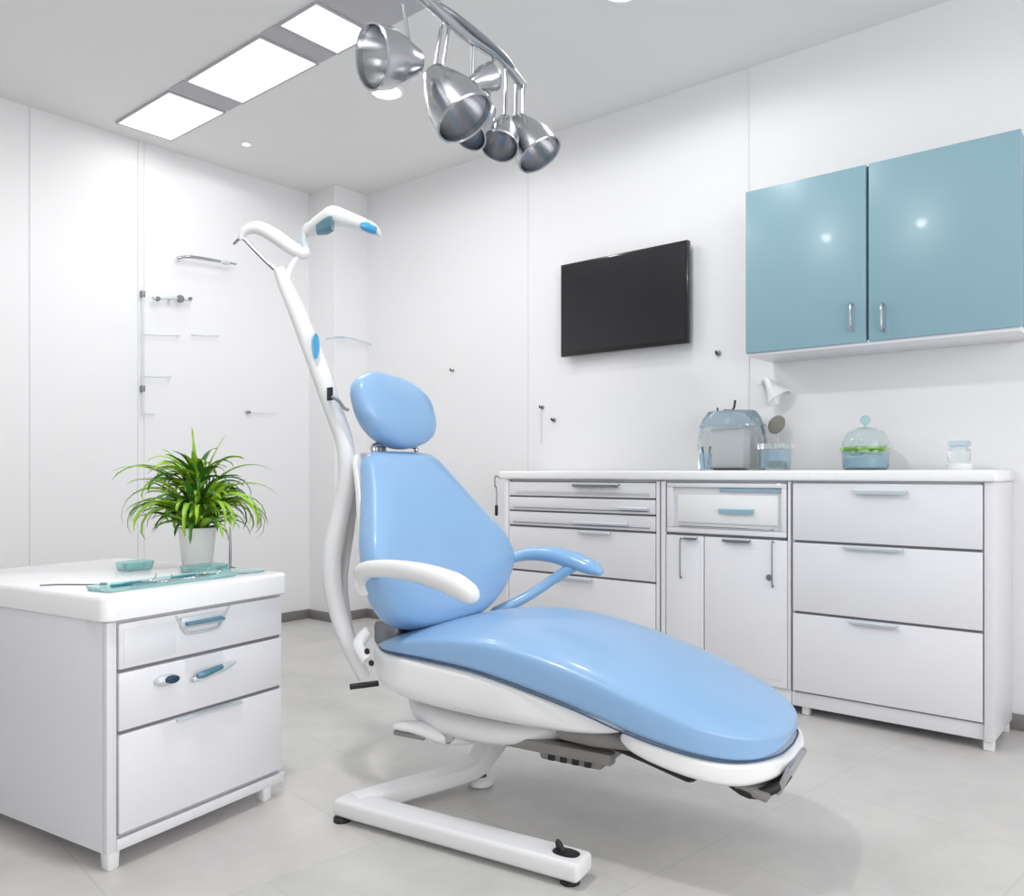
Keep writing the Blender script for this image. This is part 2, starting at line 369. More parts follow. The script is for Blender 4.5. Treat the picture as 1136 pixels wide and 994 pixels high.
# ------------------------------------------------------------------ upper cabinet
XU=3.292; zu0,zu1=1.466,2.148; u0=on_x(1133,XU); u1=on_x(827,XU); um=on_x(962,XU)
t=thing('wall_cabinet','teal glossy two-door wall cabinet mounted above the worktop','cabinet',((XU+XW)/2,(u0+u1)/2,zu0))
MB().box((XU+.02,u0+.002,zu0+.008),(XB,u1-.002,zu1-.002),.002).build('carcass',M['tealside'],t)
lab(MB().box((XU+.012,u0+.004,zu0-.012),(XB,u1-.004,zu0+.0075),.002).build('bottom_panel',M['lacq'],t),'white underside panel')
for a,b,px in ((u0,um-.005,978),(um+.005,u1,944)):
    d=MB().box((XU,a,zu0),(XU+.019,b,zu1),.003).build('door',M['teal'],t)
    y=on_x(px,XU-.02); za,zb_=zx(px,365,XU-.02),zx(px,337,XU-.02)
    MB().tube([(XU,y,za),(XU-.022,y,za+.006),(XU-.022,y,zb_-.006),(XU,y,zb_)],.0055,8,4).build('handle',M['chrome'],d)
# ------------------------------------------------------------------ television
XT=3.508; t0=on_x(763,XT); t1=on_x(622,XT)
t=thing('television','black flat wall-mounted television between the corner and the teal cabinet','television',(XW,(t0+t1)/2,1.577))
MB().box((XT,t0,1.577),(XT+.03,t1,2.066),.004).build('bezel',M['bezel'],t)
MB().box((XT-.002,t0+.010,1.600),(XT+.001,t1-.010,2.056)).build('screen',M['screen'],t,smooth=False)
MB().box((XT+.03,t0+.12,1.65),(XW,t1-.12,1.98),.004).build('wall_bracket',M['dark'],t)
# ------------------------------------------------------------------ things on the worktop
ZT=SL1
def wt(px,X=None,back=.16):     # a point on the worktop at pixel column px, some way in from the wall
    X=XW-back; return Vector((X,on_x(px,X),ZT))
def m2w(px,X,npx):              # metres covered by npx at that point
    u=(px-568)/FP; D=Fv+Rv*u; return npx*(X/D.x)/FP
# large clear canister
p=wt(812,back=.12); RW=Vector((0,-1,0)); FWv=Vector((1,0,0)); s_=abs(on_x(778,p.x)-on_x(850,p.x))/74
t=thing('glass_canister','large clear dome-lidded container with blue band on the worktop','container',p)
hw=.5*74*s_; rr=[]
for z,fx in [(0,.92),(.008,1),(.12,1),(.18,.93),(.23,.80),(.258,.66),(.270,.40)]:
    rr.append([p+(FWv*(y*.07)+RW*(x*hw))*fx+Vector((0,0,z)) for x,y in sup(28,4)])
MB().rings(rr).build('vessel',M['glass'],t)
rr=[]
for z,fx in [(.195,.94),(.232,.825),(.260,.69),(.266,.66)]:
    rr.append([p+(FWv*(y*.073)+RW*(x*hw*1.02))*fx+Vector((0,0,z)) for x,y in sup(28,4)])
lab(MB().rings(rr).build('lid_band',M['bglass'],t),'pale blue band')
MB().box((-.55*hw,-.04,.012),(.5*hw,.04,.185),.01,mtx=frame(p,RW,FWv)).build('inner_liner',M['plast'],t)
MB().tube([p+RW*(-hw*.55)+Vector((0,0,.255)),p+RW*(-hw*.90)+Vector((0,0,.215)),p+RW*(-hw*1.02)+Vector((0,0,.14))],.004,8).build('handle',M['steel'],t)
MB().tube([p+RW*(hw*.60)+Vector((0,0,.262)),p+RW*(hw*.80)+Vector((0,0,.225)),p+RW*(hw*.93)+Vector((0,0,.16))],.008,8).build('handle',M['bluehandle'],t)
m=MB()
m.tube([p+RW*(-hw*.45)+Vector((0,0,.255)),p+RW*(-hw*.45)+Vector((0,0,.285))],.004,8,1)
m.build('lid_clip',M['dark'],t)
m=MB().tube([p+RW*(-hw*.25)+Vector((0,0,.272)),p+RW*(hw*.03)+Vector((0,0,.272)),p+RW*(hw*.10)+Vector((0,0,.315))],.005,8,3)
m.build('lid_clip',M['dark'],t)
# little box right of it
p=wt(861,back=.26); s_=abs(on_x(845,p.x)-on_x(875,p.x))/30
t=thing('storage_box','small pale blue clear box with green sponge, right of the large canister','box',p)
fr=frame(p,RW,FWv); a=15*s_
m=MB(); rs=[]
for z,k in [(0,.86),(.004,.9),(.085,1.0),(.085,.93),(.010,.84)]:
    rs.append([p+RW*(x*a*k)+FWv*(y*a*.8*k)+Vector((0,0,z)) for x,y in sup(24,5)])
m.rings(rs,True).build('tub',M['bglass'],t)
MB().box((-a*1.05,-a*.85,.086),(a*1.05,a*.85,.112),.006,mtx=fr).build('lid',M['glass'],t)
lab(MB().box((-a*.5,-a*.5,.011),(a*.70,a*.5,.042),.010,3,mtx=fr).build('sponge',M['olive'],t),'green sponge')
# round disc mirror on a stem
p=wt(862,back=.06)
t=thing('round_mirror','taupe round disc on a short stand behind the clear canister','mirror',p)
MB().lathe([(.001,0),(.03,0),(.03,.006),(.006,.012),(.005,.165),(.001,.165)],Matrix.Translation(p),24,True).build('stand',M['grey'],t)
MB().lathe([(.001,0),(.040,0),(.043,.004),(.040,.008),(.001,.009)],zdir(p+Vector((0,0,.200)),(-.8,.15,.25)),32,True).build('disc',M['taupe'],t)
# solid white cone set where the wall has a pale triangular patch
yk=on_x(858,XW); 
t=thing('wall_cone','white cone shape on the wall under the teal cabinet corner','cone',(XW,yk,1.25))
MB().lathe([(.012,0),(.014,.01),(.030,.06),(.058,.11),(.054,.112),(.027,.06),(.012,.012)],zdir(Vector((XW-.045,on_x(850,XW-.045),zx(850,420,XW-.045))),(0,-.55,-.8)),28).build('cone',M['plast'],t)
MB().box((XW-.05,on_x(848,XW)-.008,zx(850,425,XW)-.01),(XW-.0005,on_x(848,XW)+.008,zx(850,425,XW)+.012),.003).build('mount',M['plast'],t)
t.name='cone_shape'
# small tumbler on the left
p=wt(783,back=.27)
t=thing('brush_tumbler','small clear tumbler with two brushes, left of the large canister','tumbler',p)
MB().lathe([(.001,0),(.022,0),(.028,.075),(.026,.075),(.020,.006),(.001,.005)],Matrix.Translation(p),24,True).build('cup',M['bglass'],t)
for a_,mm in ((-.018,'taupe'),(.012,'bluehandle')):
    MB().tube([p+Vector((0,a_*.3,.008)),p+Vector((0,a_*.9,.06)),p+Vector((-.004,a_*1.3,.105))],[.004,.004,.006],8,3).build('brush',M[mm],t)
# green-filled jar
p=wt(960); s_=m2w(960,p.x,1)
t=thing('glass_jar','round lidded glass jar with green contents on the worktop','jar',p)
a=25*s_
MB().lathe([(.001,0),(a*.85,0),(a*.95,.01),(a*.98,.06),(a*1.0,.075),(a*.94,.075),(a*.90,.012),(.001,.009)],Matrix.Translation(p),32,True).build('jar',M['bglass'],t)
lab(MB().lathe([(.001,.0105),(a*.85,.0105),(a*.88,.050),(.001,.055)],Matrix.Translation(p),28,True).build('liquid',M['liquid'],t),'pale blue contents')
m=MB()
for k in range(15):
    q=2*PI*k/15; r_=a*(.45+.25*(k%3)/2)
    c0=p+Vector((math.cos(q)*r_,math.sin(q)*r_,.072+.012*(k%2)))
    m.box((-.020,-.013,-.008),(.020,.013,.009),.006,mtx=Matrix.Translation(c0)@Matrix.Rotation(q*2.3,4,'Z')@Matrix.Rotation(.5,4,'X'))
lab(m.build('green_pods',M['lime'],t),'bright green pieces in the jar')
MB().lathe([(a*1.0,.086),(a*.97,.115),(a*.80,.150),(a*.45,.168),(.006,.174),(.001,.174),(a*.42,.163),(a*.76,.146),(a*.92,.114),(a*.93,.086)],Matrix.Translation(p),32).build('lid',M['glass'],t)
MB().lathe([(.006,.173),(.007,.182),(.018,.190),(.020,.204),(.012,.216),(.001,.219)],Matrix.Translation(p),24).build('knob',M['tglass'],t)
MB().box((-a*1.12,-.008,.076),(-a*.95,.008,.090),.004,mtx=frame(p,Rv,Fv)).build('side_handle',M['lime'],t)
# small jar
p=wt(1064); s_=m2w(1064,p.x,1)
t=thing('small_jar','little clear jar with white base and blue lid near the right end of the worktop','jar',p)
a=12*s_
MB().lathe([(.001,0),(a,0),(a*1.1,.006),(a*1.1,.022),(a*.9,.028),(.001,.028)],Matrix.Translation(p),28,True).build('base',M['plast'],t)
MB().lathe([(a*.85,.028),(a*.95,.04),(a*.95,.075),(a*.7,.086),(.001,.087)],Matrix.Translation(p),28).build('jar',M['glass'],t)
MB().lathe([(a*.75,.087),(a*.95,.09),(a*1.0,.098),(a*.9,.108),(.001,.109)],Matrix.Translation(p),28,True).build('lid',M['bglass'],t)
# ------------------------------------------------------------------ wall fittings on the right wall
def wall_hook(px,py,label,size=.012,stem=0):
    y=on_x(px,XW); z=zx(px,py,XW)
    t=thing('wall_hook',label,'hook',(XW,y,z),0,'small hooks on the right wall')
    MB().lathe([(.001,0),(size,0),(size,.006),(size*.6,.010),(.001,.010)],zdir((XW,y,z),(-1,0,0)),20,True).build('base_plate',M['steel'],t)
    MB().tube([(XW-.009,y,z),(XW-.025,y,z-.002),(XW-.028,y,z+.010)],.004,8).build('peg',M['dark'],t)
    if stem: MB().tube([(XW-.012,y,z-.006),(XW-.012,y,z-stem)],.002,6,1).build('cord',M['grey'],t)
wall_hook(602,452,'small dark wall hook with thin cord, left of the television',.011,.2)
wall_hook(615,466,'tiny wall hook just right of the corded one')
wall_hook(797,392,'lone small dark hook between the television and teal cabinet',.013)
wall_hook(503,411,'tiny hook on the bare wall near the corner, right of the headrest',.007)
# ------------------------------------------------------------------ spotlight rail
def S(px,py,d): return at(px,py,d)
t=thing('spotlight_rail','chrome ceiling-hung spotlight rail with metal cup-shaped heads','spotlight rail',on_z(470,5,2.3)+Vector((0,0,0)))
ra=S(438,-28,2.36); rb=S(475,2,2.44); rc=S(520,42,2.60); rd=S(556,66,2.74); re_=S(580,96,2.85)
MB().tube([ra,rb,rc,rd,re_],.017,14,6).build('rail',M['chrome'],t)
m=MB().tube([S(486,6,2.50),S(505,18,2.53),S(538,44,2.64),S(562,66,2.74),S(577,94,2.86)],.011,10,6); m.build('cable',M['steel'],t)
for q in (ra,):
    MB().tube([q,Vector((q.x,q.y,HC-.02))],.010,10,1).build('ceiling_stem',M['chrome'],t)
    MB().lathe([(.001,0),(.06,0),(.06,-.015),(.045,-.025),(.001,-.026)],Matrix.Translation((q.x,q.y,HC)),28,True).build('ceiling_rose',M['chrome'],t)
def head(top,c,dirv,R,L,twin=False):
    top=Vector(top); c=Vector(c); dv=Vector(dirv).normalized()
    b=c-dv*L*.45
    m=MB(); side=Rv*.012
    for sg in ((-1,1) if twin else (0,)):
        m.tube([top+side*sg,b+dv*L*.15+side*sg],.0055,8,1)
    h=MB().lathe([(.001,0),(R*.28,0),(R*.42,L*.05),(R*.55,L*.2),(R*.72,L*.35),(R*.95,L*.65),(R,L),(R*.965,L),(R*.90,L*.66),(R*.66,L*.38),(R*.4,L*.22),(.001,L*.18)],zdir(b,dv),36).build('lamp_head',M['chrome'],t)
    m.build('bracket',M['chrome'],h)
    MB().lathe([(.001,L*.30),(R*.30,L*.34),(R*.62,L*.52),(R*.86,L*.74),(R*.93,L*.90)],zdir(b,dv),32).build('reflector',M['chrome'],h)
    MB().lathe([(.001,L*.50),(R*.16,L*.49),(R*.2,L*.42),(R*.2,L*.32)],zdir(b,dv),20).build('bulb',M['steel'],h)
    MB().lathe([(R*1.0,L*.97),(R*1.04,L*.985),(R*1.0,L*1.01),(R*.95,L*.99)],zdir(b,dv),32).build('rim',M['chrome'],h)
head(S(447,5,2.42),S(442,66,2.40),Rv*-.75-Fv*.60+Vector((0,0,-.22)),.088,.165)
head(S(494,28,2.52),S(496,103,2.50),Rv*.50-Fv*.22+Vector((0,0,-.80)),.092,.20,True)
head(S(525,46,2.62),S(532,90,2.66),Rv*.55+Fv*.3+Vector((0,0,.35)),.045,.10)
head(S(548,62,2.70),S(533,132,2.66),Rv*-.3-Fv*.3+Vector((0,0,-.5)),.062,.15)
head(S(562,72,2.76),S(558,146,2.74),Rv*-.1-Fv*.35+Vector((0,0,-.6)),.062,.14)
head(S(577,92,2.83),S(584,150,2.82),Rv*.45-Fv*.22+Vector((0,0,-.75)),.080,.17,True)
# ------------------------------------------------------------------ left cabinet
CA=cam(-.985,1.975); fx=(Rv*.515+Fv*.857).normalized(); sx=(Rv*-.857+Fv*.515).normalized()
# local frame: X = along the drawer fronts, Y = depth (away from the drawers), Z up
fm=frame(CA,fx,sx,Vector((0,0,1))); rz=math.atan2(fx.y,fx.x)
t=thing('instrument_cabinet','white three-drawer cabinet on feet holding the potted plant and glass trays','cabinet',CA,rz)
Wc,Dc=.565,.80; ZC=.664; sl=.062; zb0=.055
def cb(a,b,name,m,par=t,bev=.003,seg=2): return MB().box(a,b,bev,seg).build(name,M[m],par,local=True)
# body with arched lower side edge
m=MB(); n=16; P0=[];P1=[]
prof=[(0,ZC-sl)]+[(0,zb0)]+[(.04+ (Dc-.08)*i/n, zb0-.025+.025*math.cos(PI*min(1,i/3)) *1 if i<=3 else zb0-.05) for i in range(0,0)]
cb((.0,.0,zb0-.012),(Wc,Dc,ZC-sl-.001),'carcass','carc')
cb((.028,-.004,zb0+.02),(Wc-.008,-.0001,ZC-sl-.012),'recess_panel','gap',bev=.0005)
cb((0,-.018,zb0-.012),(.026,-.0005,ZC-sl-.002),'stile','carc')
cb((.026,-.018,zb0-.012),(Wc,-.0045,zb0+.016),'bottom_rail','carc')
# rounded slab
rs=[]
x0,x1,y0_,y1_=-.012,Wc+.012,-.03,Dc+.01
def rr_(x0,x1,y0,y1,r,z,inset=0):
    o=[]
    for cx,cy,a0 in ((x1-r,y0+r,-90),(x1-r,y1-r,0),(x0+r,y1-r,90),(x0+r,y0+r,180)):
        for k in range(6):
            a=math.radians(a0+k*18); o.append(Vector((cx+(r-inset)*math.cos(a),cy+(r-inset)*math.sin(a),z)))
    return o
MB().rings([rr_(x0,x1,y0_,y1_,.03,z,i) for z,i in ((ZC-sl,.006),(ZC-sl+.004,0),(ZC-.012,0),(ZC-.004,.003),(ZC,.010))]).build('cabinet_top',M['top'],t,local=True)
dr=[(.482,.594,'a'),(.332,.473,'b'),(.082,.323,'c')]
for za,zb_,k in dr:
    if k=='a':
        d=cb((.031,-.019,za),(Wc-.012,-.0045,zb_),'drawer_front','lacq')
        x0_,x1_=.20,.34
        cb((x0_,-.030,zb_-.040),(x1_,-.0192,zb_-.010),'handle','handle',d,.005)
        MB().rings([[Vector((x0_+.01+dx,y,z)) for y,z in ((-.0305,zb_-.022),(-.046,zb_-.026),(-.047,zb_-.030),(-.0305,zb_-.032))] for dx in (0,.115)]).build('grip',M['bluehandle'],d,local=True,smooth=False)
        MB().tube([(x0_-.01,-.0195,zb_-.004),(x0_+.012,-.024,zb_-.044),(x0_+.03,-.026,zb_-.054),(x1_-.03,-.026,zb_-.054),(x1_-.012,-.024,zb_-.044),(x1_+.02,-.0195,zb_-.002)],.0035,8,4).build('handle_frame',M['handle'],d,local=True)
        cb((.042,-.0205,za+.012),(.19,-.0185,zb_-.016),'inset_panel','lacq',d,.001)
    elif k=='b':
        d=cb((.031,-.019,za),(Wc-.012,-.0045,zb_),'drawer_front','lacq')
        def knob(cx,cz,rx,rz_,m,name,tl=0):
            rr=[]
            for y,kk in ((-.0188,.8),(-.024,1),(-.032,.96),(-.038,.7),(-.040,.3)):
                rr.append([Vector((cx+math.cos(2*PI*i/20)*rx*kk,y,cz+math.sin(2*PI*i/20)*rz_*kk+tl*math.cos(2*PI*i/20)*rx*kk)) for i in range(20)])
            return MB().rings(rr).build(name,M[m],d,local=True)
        lab(knob(.155,zb_-.040,.032,.014,'handle','knob'),'satin oval knob plate')
        lab(MB().rings([[Vector((.163+math.cos(2*PI*i/20)*.02*kk,y,zb_-.038+math.sin(2*PI*i/20)*.011*kk)) for i in range(20)] for y,kk in ((-.039,1),(-.047,.9),(-.049,.5))]).build('knob_cap',M['navy'],d,local=True),'dark blue knob cap')
        MB().tube([(.235,-.03,zb_-.058),(.27,-.036,zb_-.050),(.33,-.036,zb_-.042),(.375,-.028,zb_-.036)],[.006,.010,.010,.004],10,5).build('handle',M['handle'],d,local=True)
        lab(MB().tube([(.238,-.042,zb_-.046),(.26,-.046,zb_-.043),(.315,-.044,zb_-.036)],[.007,.010,.007],10,5).build('handle_grip',M['bluehandle'],d,local=True),'blue grip')
        MB().tube([(.235,-.0188,zb_-.055),(.235,-.03,zb_-.055)],.005,8,1).build('handle_post',M['handle'],d,local=True)
        MB().tube([(.365,-.0188,zb_-.037),(.365,-.03,zb_-.037)],.005,8,1).build('handle_post',M['handle'],d,local=True)
    else:
        d=cb((.031,-.019,za),(Wc-.012,-.0045,zb_),'drawer_front','lacq')
        cb((.19,-.028,zb_-.008),(.40,-.0192,zb_-.001),'handle','handle',d,.001)
for x,y in ((.004,-.014),(Wc-.075,-.01),(.004,Dc-.04),(Wc-.04,Dc-.04)):
    MB().rings([[Vector((x+.018+a*s*.9,y+.018+b*s,z)) for a,b in sup(16,6)] for z,s in ((0,.014),(.004,.017),(zb0-.0125,.018))]).build('foot',M['plast'],t,local=True)
def onc(x,y,z=0): return fm@Vector((x,y,ZC+z))
# ------------------------------------------------------------------ plant
pp=onc(.525,.325)
t=thing('potted_plant','bushy green potted plant with arching leaves in a white pot','plant',pp)
pr=.058; ph=.125
MB().lathe([(.001,0),(pr*.74,0),(pr*.78,.004),(pr*.97,ph-.01),(pr,ph),(pr*.94,ph),(pr*.90,ph-.02),(pr*.85,ph-.021)],Matrix.Translation(pp),36,True).build('pot',M['pot'],t)
MB().lathe([(.001,ph-.014),(pr*.6,ph-.016),(pr*.91,ph-.021)],Matrix.Translation(pp),24).build('soil',M['soil'],t)
def leaf(mb,base,az,L,up,droop,wd,n=10):
    d=Vector((math.cos(az),math.sin(az),0)); s=Vector((-d.y,d.x,0)); vs=[];fs=[]
    tilt=random.uniform(-.5,.5)
    P=[]
    p=base.copy(); th=up
    for i in range(n+1):
        P.append((p.copy(),th)); th-=droop/n*(.4+1.2*i/n); p=p+(d*math.cos(th)+Vector((0,0,1))*math.sin(th))*(L/n)
    for i,(p,th) in enumerate(P):
        u=i/n; w_=wd*(.25+.75*math.sin(PI*min(1,u*1.15)**.8) if u<.87 else wd and (1-u)/.13*.55)
        w_=max(w_,wd*.04); nn=d*-math.sin(th)+Vector((0,0,1))*math.cos(th); ss=(s*math.cos(tilt)+nn*math.sin(tilt))
        vs+= [p-ss*w_+nn*w_*.35,p-nn*.0004,p+ss*w_+nn*w_*.35]
    for i in range(n):
        for j in range(2): a=i*3+j; fs.append((a,a+1,a+4,a+3))
    mb.add(vs,fs)
    return P
la=MB(); ld=MB(); st=MB()
cr=pp+Vector((0,0,ph-.012))
rnd=random.Random(11)
for k in range(70):
    az=rnd.uniform(0,2*PI); q=rnd.random()
    b=cr+Vector((math.cos(az),math.sin(az),0))*rnd.uniform(.004,.035)
    random.seed(k)
    up=rnd.uniform(1.05,1.5); L=rnd.uniform(.17,.30); dr_=rnd.uniform(1.2,3.0)
    if q<.3: up=rnd.uniform(.7,1.1); L=rnd.uniform(.13,.20); dr_=rnd.uniform(1.2,2.4)
    if q>.75: up=rnd.uniform(1.2,1.5); L=rnd.uniform(.26,.33); dr_=rnd.uniform(3.0,3.8)
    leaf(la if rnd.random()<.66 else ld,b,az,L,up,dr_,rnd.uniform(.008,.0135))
for k in range(170):       # leaves leaving the stems at several heights
    az=rnd.uniform(0,2*PI); hh=.185*rnd.random()**1.1; b=cr+Vector((math.cos(az),math.sin(az),0))*rnd.uniform(0,.035+.12*hh)+Vector((0,0,hh)); random.seed(k+700)
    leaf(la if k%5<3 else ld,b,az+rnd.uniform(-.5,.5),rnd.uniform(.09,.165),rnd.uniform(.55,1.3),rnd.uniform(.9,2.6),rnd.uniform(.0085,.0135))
ra_=math.atan2(Rv.y,Rv.x)
for az,L,up,dr_ in ((ra_+PI,.37,1.50,2.4),(ra_+PI+.3,.33,1.35,1.9),(ra_+2.2,.31,1.54,.3),(ra_,.33,1.42,2.0),(ra_+.2,.30,1.25,2.2),(ra_+PI-.2,.30,1.15,1.7),(ra_-.3,.30,1.2,3.0),(ra_+.9,.30,1.5,.6),(ra_+PI+.1,.34,1.3,3.3),(ra_-.15,.31,1.3,3.4),(ra_+PI-.5,.30,1.45,1.2),(ra_+PI+.25,.30,1.2,3.4)):
    random.seed(int(L*1000+up*10)); leaf(la,cr.copy(),az,L*1.1,min(1.5,up+.08),dr_,.0115,14)
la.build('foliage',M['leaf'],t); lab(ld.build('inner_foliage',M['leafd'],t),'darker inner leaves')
for k in range(26):
    az=rnd.uniform(0,2*PI); d=Vector((math.cos(az),math.sin(az),0))
    st.tube([cr-Vector((0,0,.01)),cr+d*.02+Vector((0,0,.06)),cr+d*.05+Vector((0,0,.13+rnd.uniform(0,.05)))],.0022,6,4)
st.build('stems',M['stem'],t)
# ------------------------------------------------------------------ trays and instruments on the left cabinet
def ctray(name,label,cat,x0,x1,y0,y1,h,m,rz_=0,group=None):
    c=onc((x0+x1)/2,(y0+y1)/2); t=thing(name,label,cat,c,rz+rz_,group); mt=MW[t.name]
    a,b=(x1-x0)/2,(y1-y0)/2
    rs=[]
    for z,k in ((0,-.004),(.002,0),(h,.004),(h,.0015),(.004,-.004)):
        rs.append([mt@v for v in rr_(-a-k,a+k,-b-k,b+k,.012,z)])
    MB().rings(rs).build('tray',M[m],t); return t,mt
t,mt=ctray('glass_tray','long clear teal glass instrument tray along the front of the cabinet top','tray',.035,.43,.03,.125,.012,'tglass')
for k,(x,y,L,a_,m_) in enumerate(((-.15,.015,.14,.10,'dteal'),(-.06,-.012,.15,-.05,'chrome'),(.03,.02,.13,.06,'dteal'),(.06,-.015,.12,.12,'chrome'),(-.12,-.025,.12,.02,'bluehandle'))):
    names=['teal-handled probe at the left end of the long glass tray','slim steel probe in the middle of the long glass tray','teal-handled probe at the middle back of the long tray','slim steel probe at the right end of the long tray','blue-grey probe at the front left of the long tray']
    p=mt@Vector((x,y,.0085)); q=thing('dental_probe',names[k],'instrument',p,rz+a_,'dental instruments on the glass tray')
    MB().tube([(0,0,0),(L*.35,0,0),(L*.65,0,0)],[.0042,.0045,.0032],8,3).build('grip',M[m_],q,local=True)
    MB().tube([(L*.65,0,0),(L*.9,0,.0),(L,0,.012),(L*.97,0,.018)],[.002,.0018,.0015,.0008],6,3).build('tip',M['chrome'],q,local=True)
t,mt=ctray('glass_dish','rectangular teal glass dish in front of the plant pot','dish',.40,.52,.165,.245,.020,'tglass')
lab(MB().box((-.045,-.028,.0045),(.045,.028,.013),.003,mtx=mt).build('inner_tray',M['tglass'],t),'teal insert')
t,mt=ctray('glass_block','thick teal glass box left of the plant pot, farthest back','dish',.335,.425,.40,.46,.026,'tglass')
MB().box((-.03,-.018,.0045),(.03,.018,.022),.003,mtx=mt).build('lid',M['tglass'],t)
t,mt=ctray('glass_plate','low flat clear teal plate at the right front corner of the cabinet top','plate',.46,.55,.045,.15,.006,'tglass')
# upright dark rod in a stand
p=onc(.548,.20)
t=thing('instrument_rod','thin upright grey rod on a round foot by the plant','rod',p)
MB().lathe([(.001,0),(.018,0),(.017,.004),(.004,.007),(.001,.007)],Matrix.Translation(p),20,True).build('foot',M['steel'],t)
MB().tube([p+Vector((0,0,.006)),p+Vector((0,0,.05)),p+Vector((0,0,.13))],[.004,.0045,.002],8,2).build('rod',M['steel'],t)
# mirror / cord instrument lying on the top
p=onc(.10,.165,.004)
t=thing('mouth_mirror','thin dark dental mirror lying on the bare left of the cabinet top','mouth mirror',p,rz+2.2)
MB().tube([(0,0,.001),(.05,0,.0015),(.11,-.006,.0015),(.15,.004,.001)],.0022,6,4).build('handle',M['steel'],t,local=True)
MB().lathe([(.001,-.003),(.009,-.003),(.009,.005),(.001,.006)],MW[t.name]@Matrix.Translation((-.007,0,0)),18,True).build('mirror_head',M['dark'],t)
# ------------------------------------------------------------------ fittings on the back wall
YF=YW
def wp(px,py,off=.03): y=YF-off; return Vector((on_y(px,y),y,zy(px,py,y)))
t=thing('wall_rack','slim vertical steel wall rack with thin glass shelf arms','rack',wp(158,460,0))
MB().tube([wp(159,318),wp(159,462)],.004,8,1).build('upright',M['handle'],t)
for py,x1 in ((371,200),(371.5,243),(417,190),(458,172)):
    a=157 if x1!=243 else 213
    sa=MB().tube([wp(a,py),wp((a+x1)/2,py+1.2),wp(x1,py+1)],[.004,.0025,.003],8,2).build('shelf_arm',M['handle'],t); MB().tube([wp(x1-2,py+1,.0),wp(x1-2,py+1,.03)],.003,8,1).build('mount',M['handle'],sa)
for py in (326,431):
    o=MB(); q=wp(159,py,.028); o.box(q-Vector((.008,.008,.018)),q+Vector((.008,.0275,.018)),.003); o.build('clamp',M['steel'],t)
t=thing('wall_lamp','slim curved white wall lamp arm above the rack','wall lamp',wp(230,290,0))
MB().tube([wp(196,286,.05),wp(212,285,.06),wp(238,289,.06),wp(262,293,.05)],[.006,.010,.009,.006],10,5).build('arm',M['chrome'],t)
MB().rings([[wp(250,291,.066)+Vector((x*.03*k,y*.012*k,z)) for x,y in sup(16,2.4)] for z,k in ((-.012,.7),(-.006,1),(.006,1),(.012,.6))]).build('head',M['handle'],t)
q=wp(200,286,.028); MB().tube([wp(200,286,.0),wp(198,286,.05)],.006,8,1).build('wall_mount',M['steel'],t)
t=thing('wall_clamp','grey jointed instrument holder on the back wall below the lamp arm','holder',wp(190,331,0))
MB().tube([wp(170,331,.05),wp(182,331,.05),wp(196,331,.05),wp(212,334,.05)],[.010,.006,.009,.005],10,3).build('bar',M['handle'],t)
for px,r_ in ((175,.014),(200,.022),(211,.010)):
    q=wp(px,331.5,.05); MB().lathe([(.001,-.012),(r_*.8,-.012),(r_,-.006),(r_,.006),(r_*.8,.012),(.001,.012)],zdir(q,(0,-1,0)),20,True).build('joint',M['steel'],t)
MB().tube([wp(188,331,0),wp(188,331,.05)],.006,8,1).build('wall_mount',M['steel'],t)
t=thing('wall_hook','short thin hook rail on the back wall right of the plant','hook',wp(290,457,0),0)
MB().tube([wp(273,457,.02),wp(290,458.5,.02),wp(307,458.5,.02)],[.004,.002,.002],8,2).build('rail',M['handle'],t)
q=wp(276,457,.02); MB().box(q-Vector((.012,.006,.007)),q+Vector((.012,.0195,.007)),.003).build('mount',M['steel'],t)
# slim arm on the column
yc_=cc.y
def cp(px,py,off=.03): y=yc_-off; return Vector((on_y(px,y),y,zy(px,py,y)))
t=thing('wall_rail','thin curved pale rail on the corner column above the headrest','rail',cp(390,376,0))
MB().tube([cp(362,376,.03),cp(380,374,.05),cp(400,378,.05),cp(419,386,.03),],.005,8,5).build('rail',M['bglass'],t)
MB().tube([cp(380,374,0),cp(380,374,.05)],.005,8,1).build('mount',M['handle'],t)
MB().tube([cp(419,386,.03),cp(420,398,.02),cp(420,412,.02)],.003,8,2).build('drop_rod',M['handle'],t)
# ------------------------------------------------------------------ dental chair (local: X towards the feet, Y towards the far side)
CO=cam(-.204,2.53); lx=(Rv*.86-Fv*.51).normalized(); lw=(Rv*.51+Fv*.86).normalized(); cz=math.atan2(lx.y,lx.x)
chair=thing('dental_chair','pale blue reclining dental chair on a white angular floor base','dental chair',CO,cz)
V=Vector
def bp(mb,name,m,par=chair,**k): return mb.build(name,M[m],par,local=True,**k)
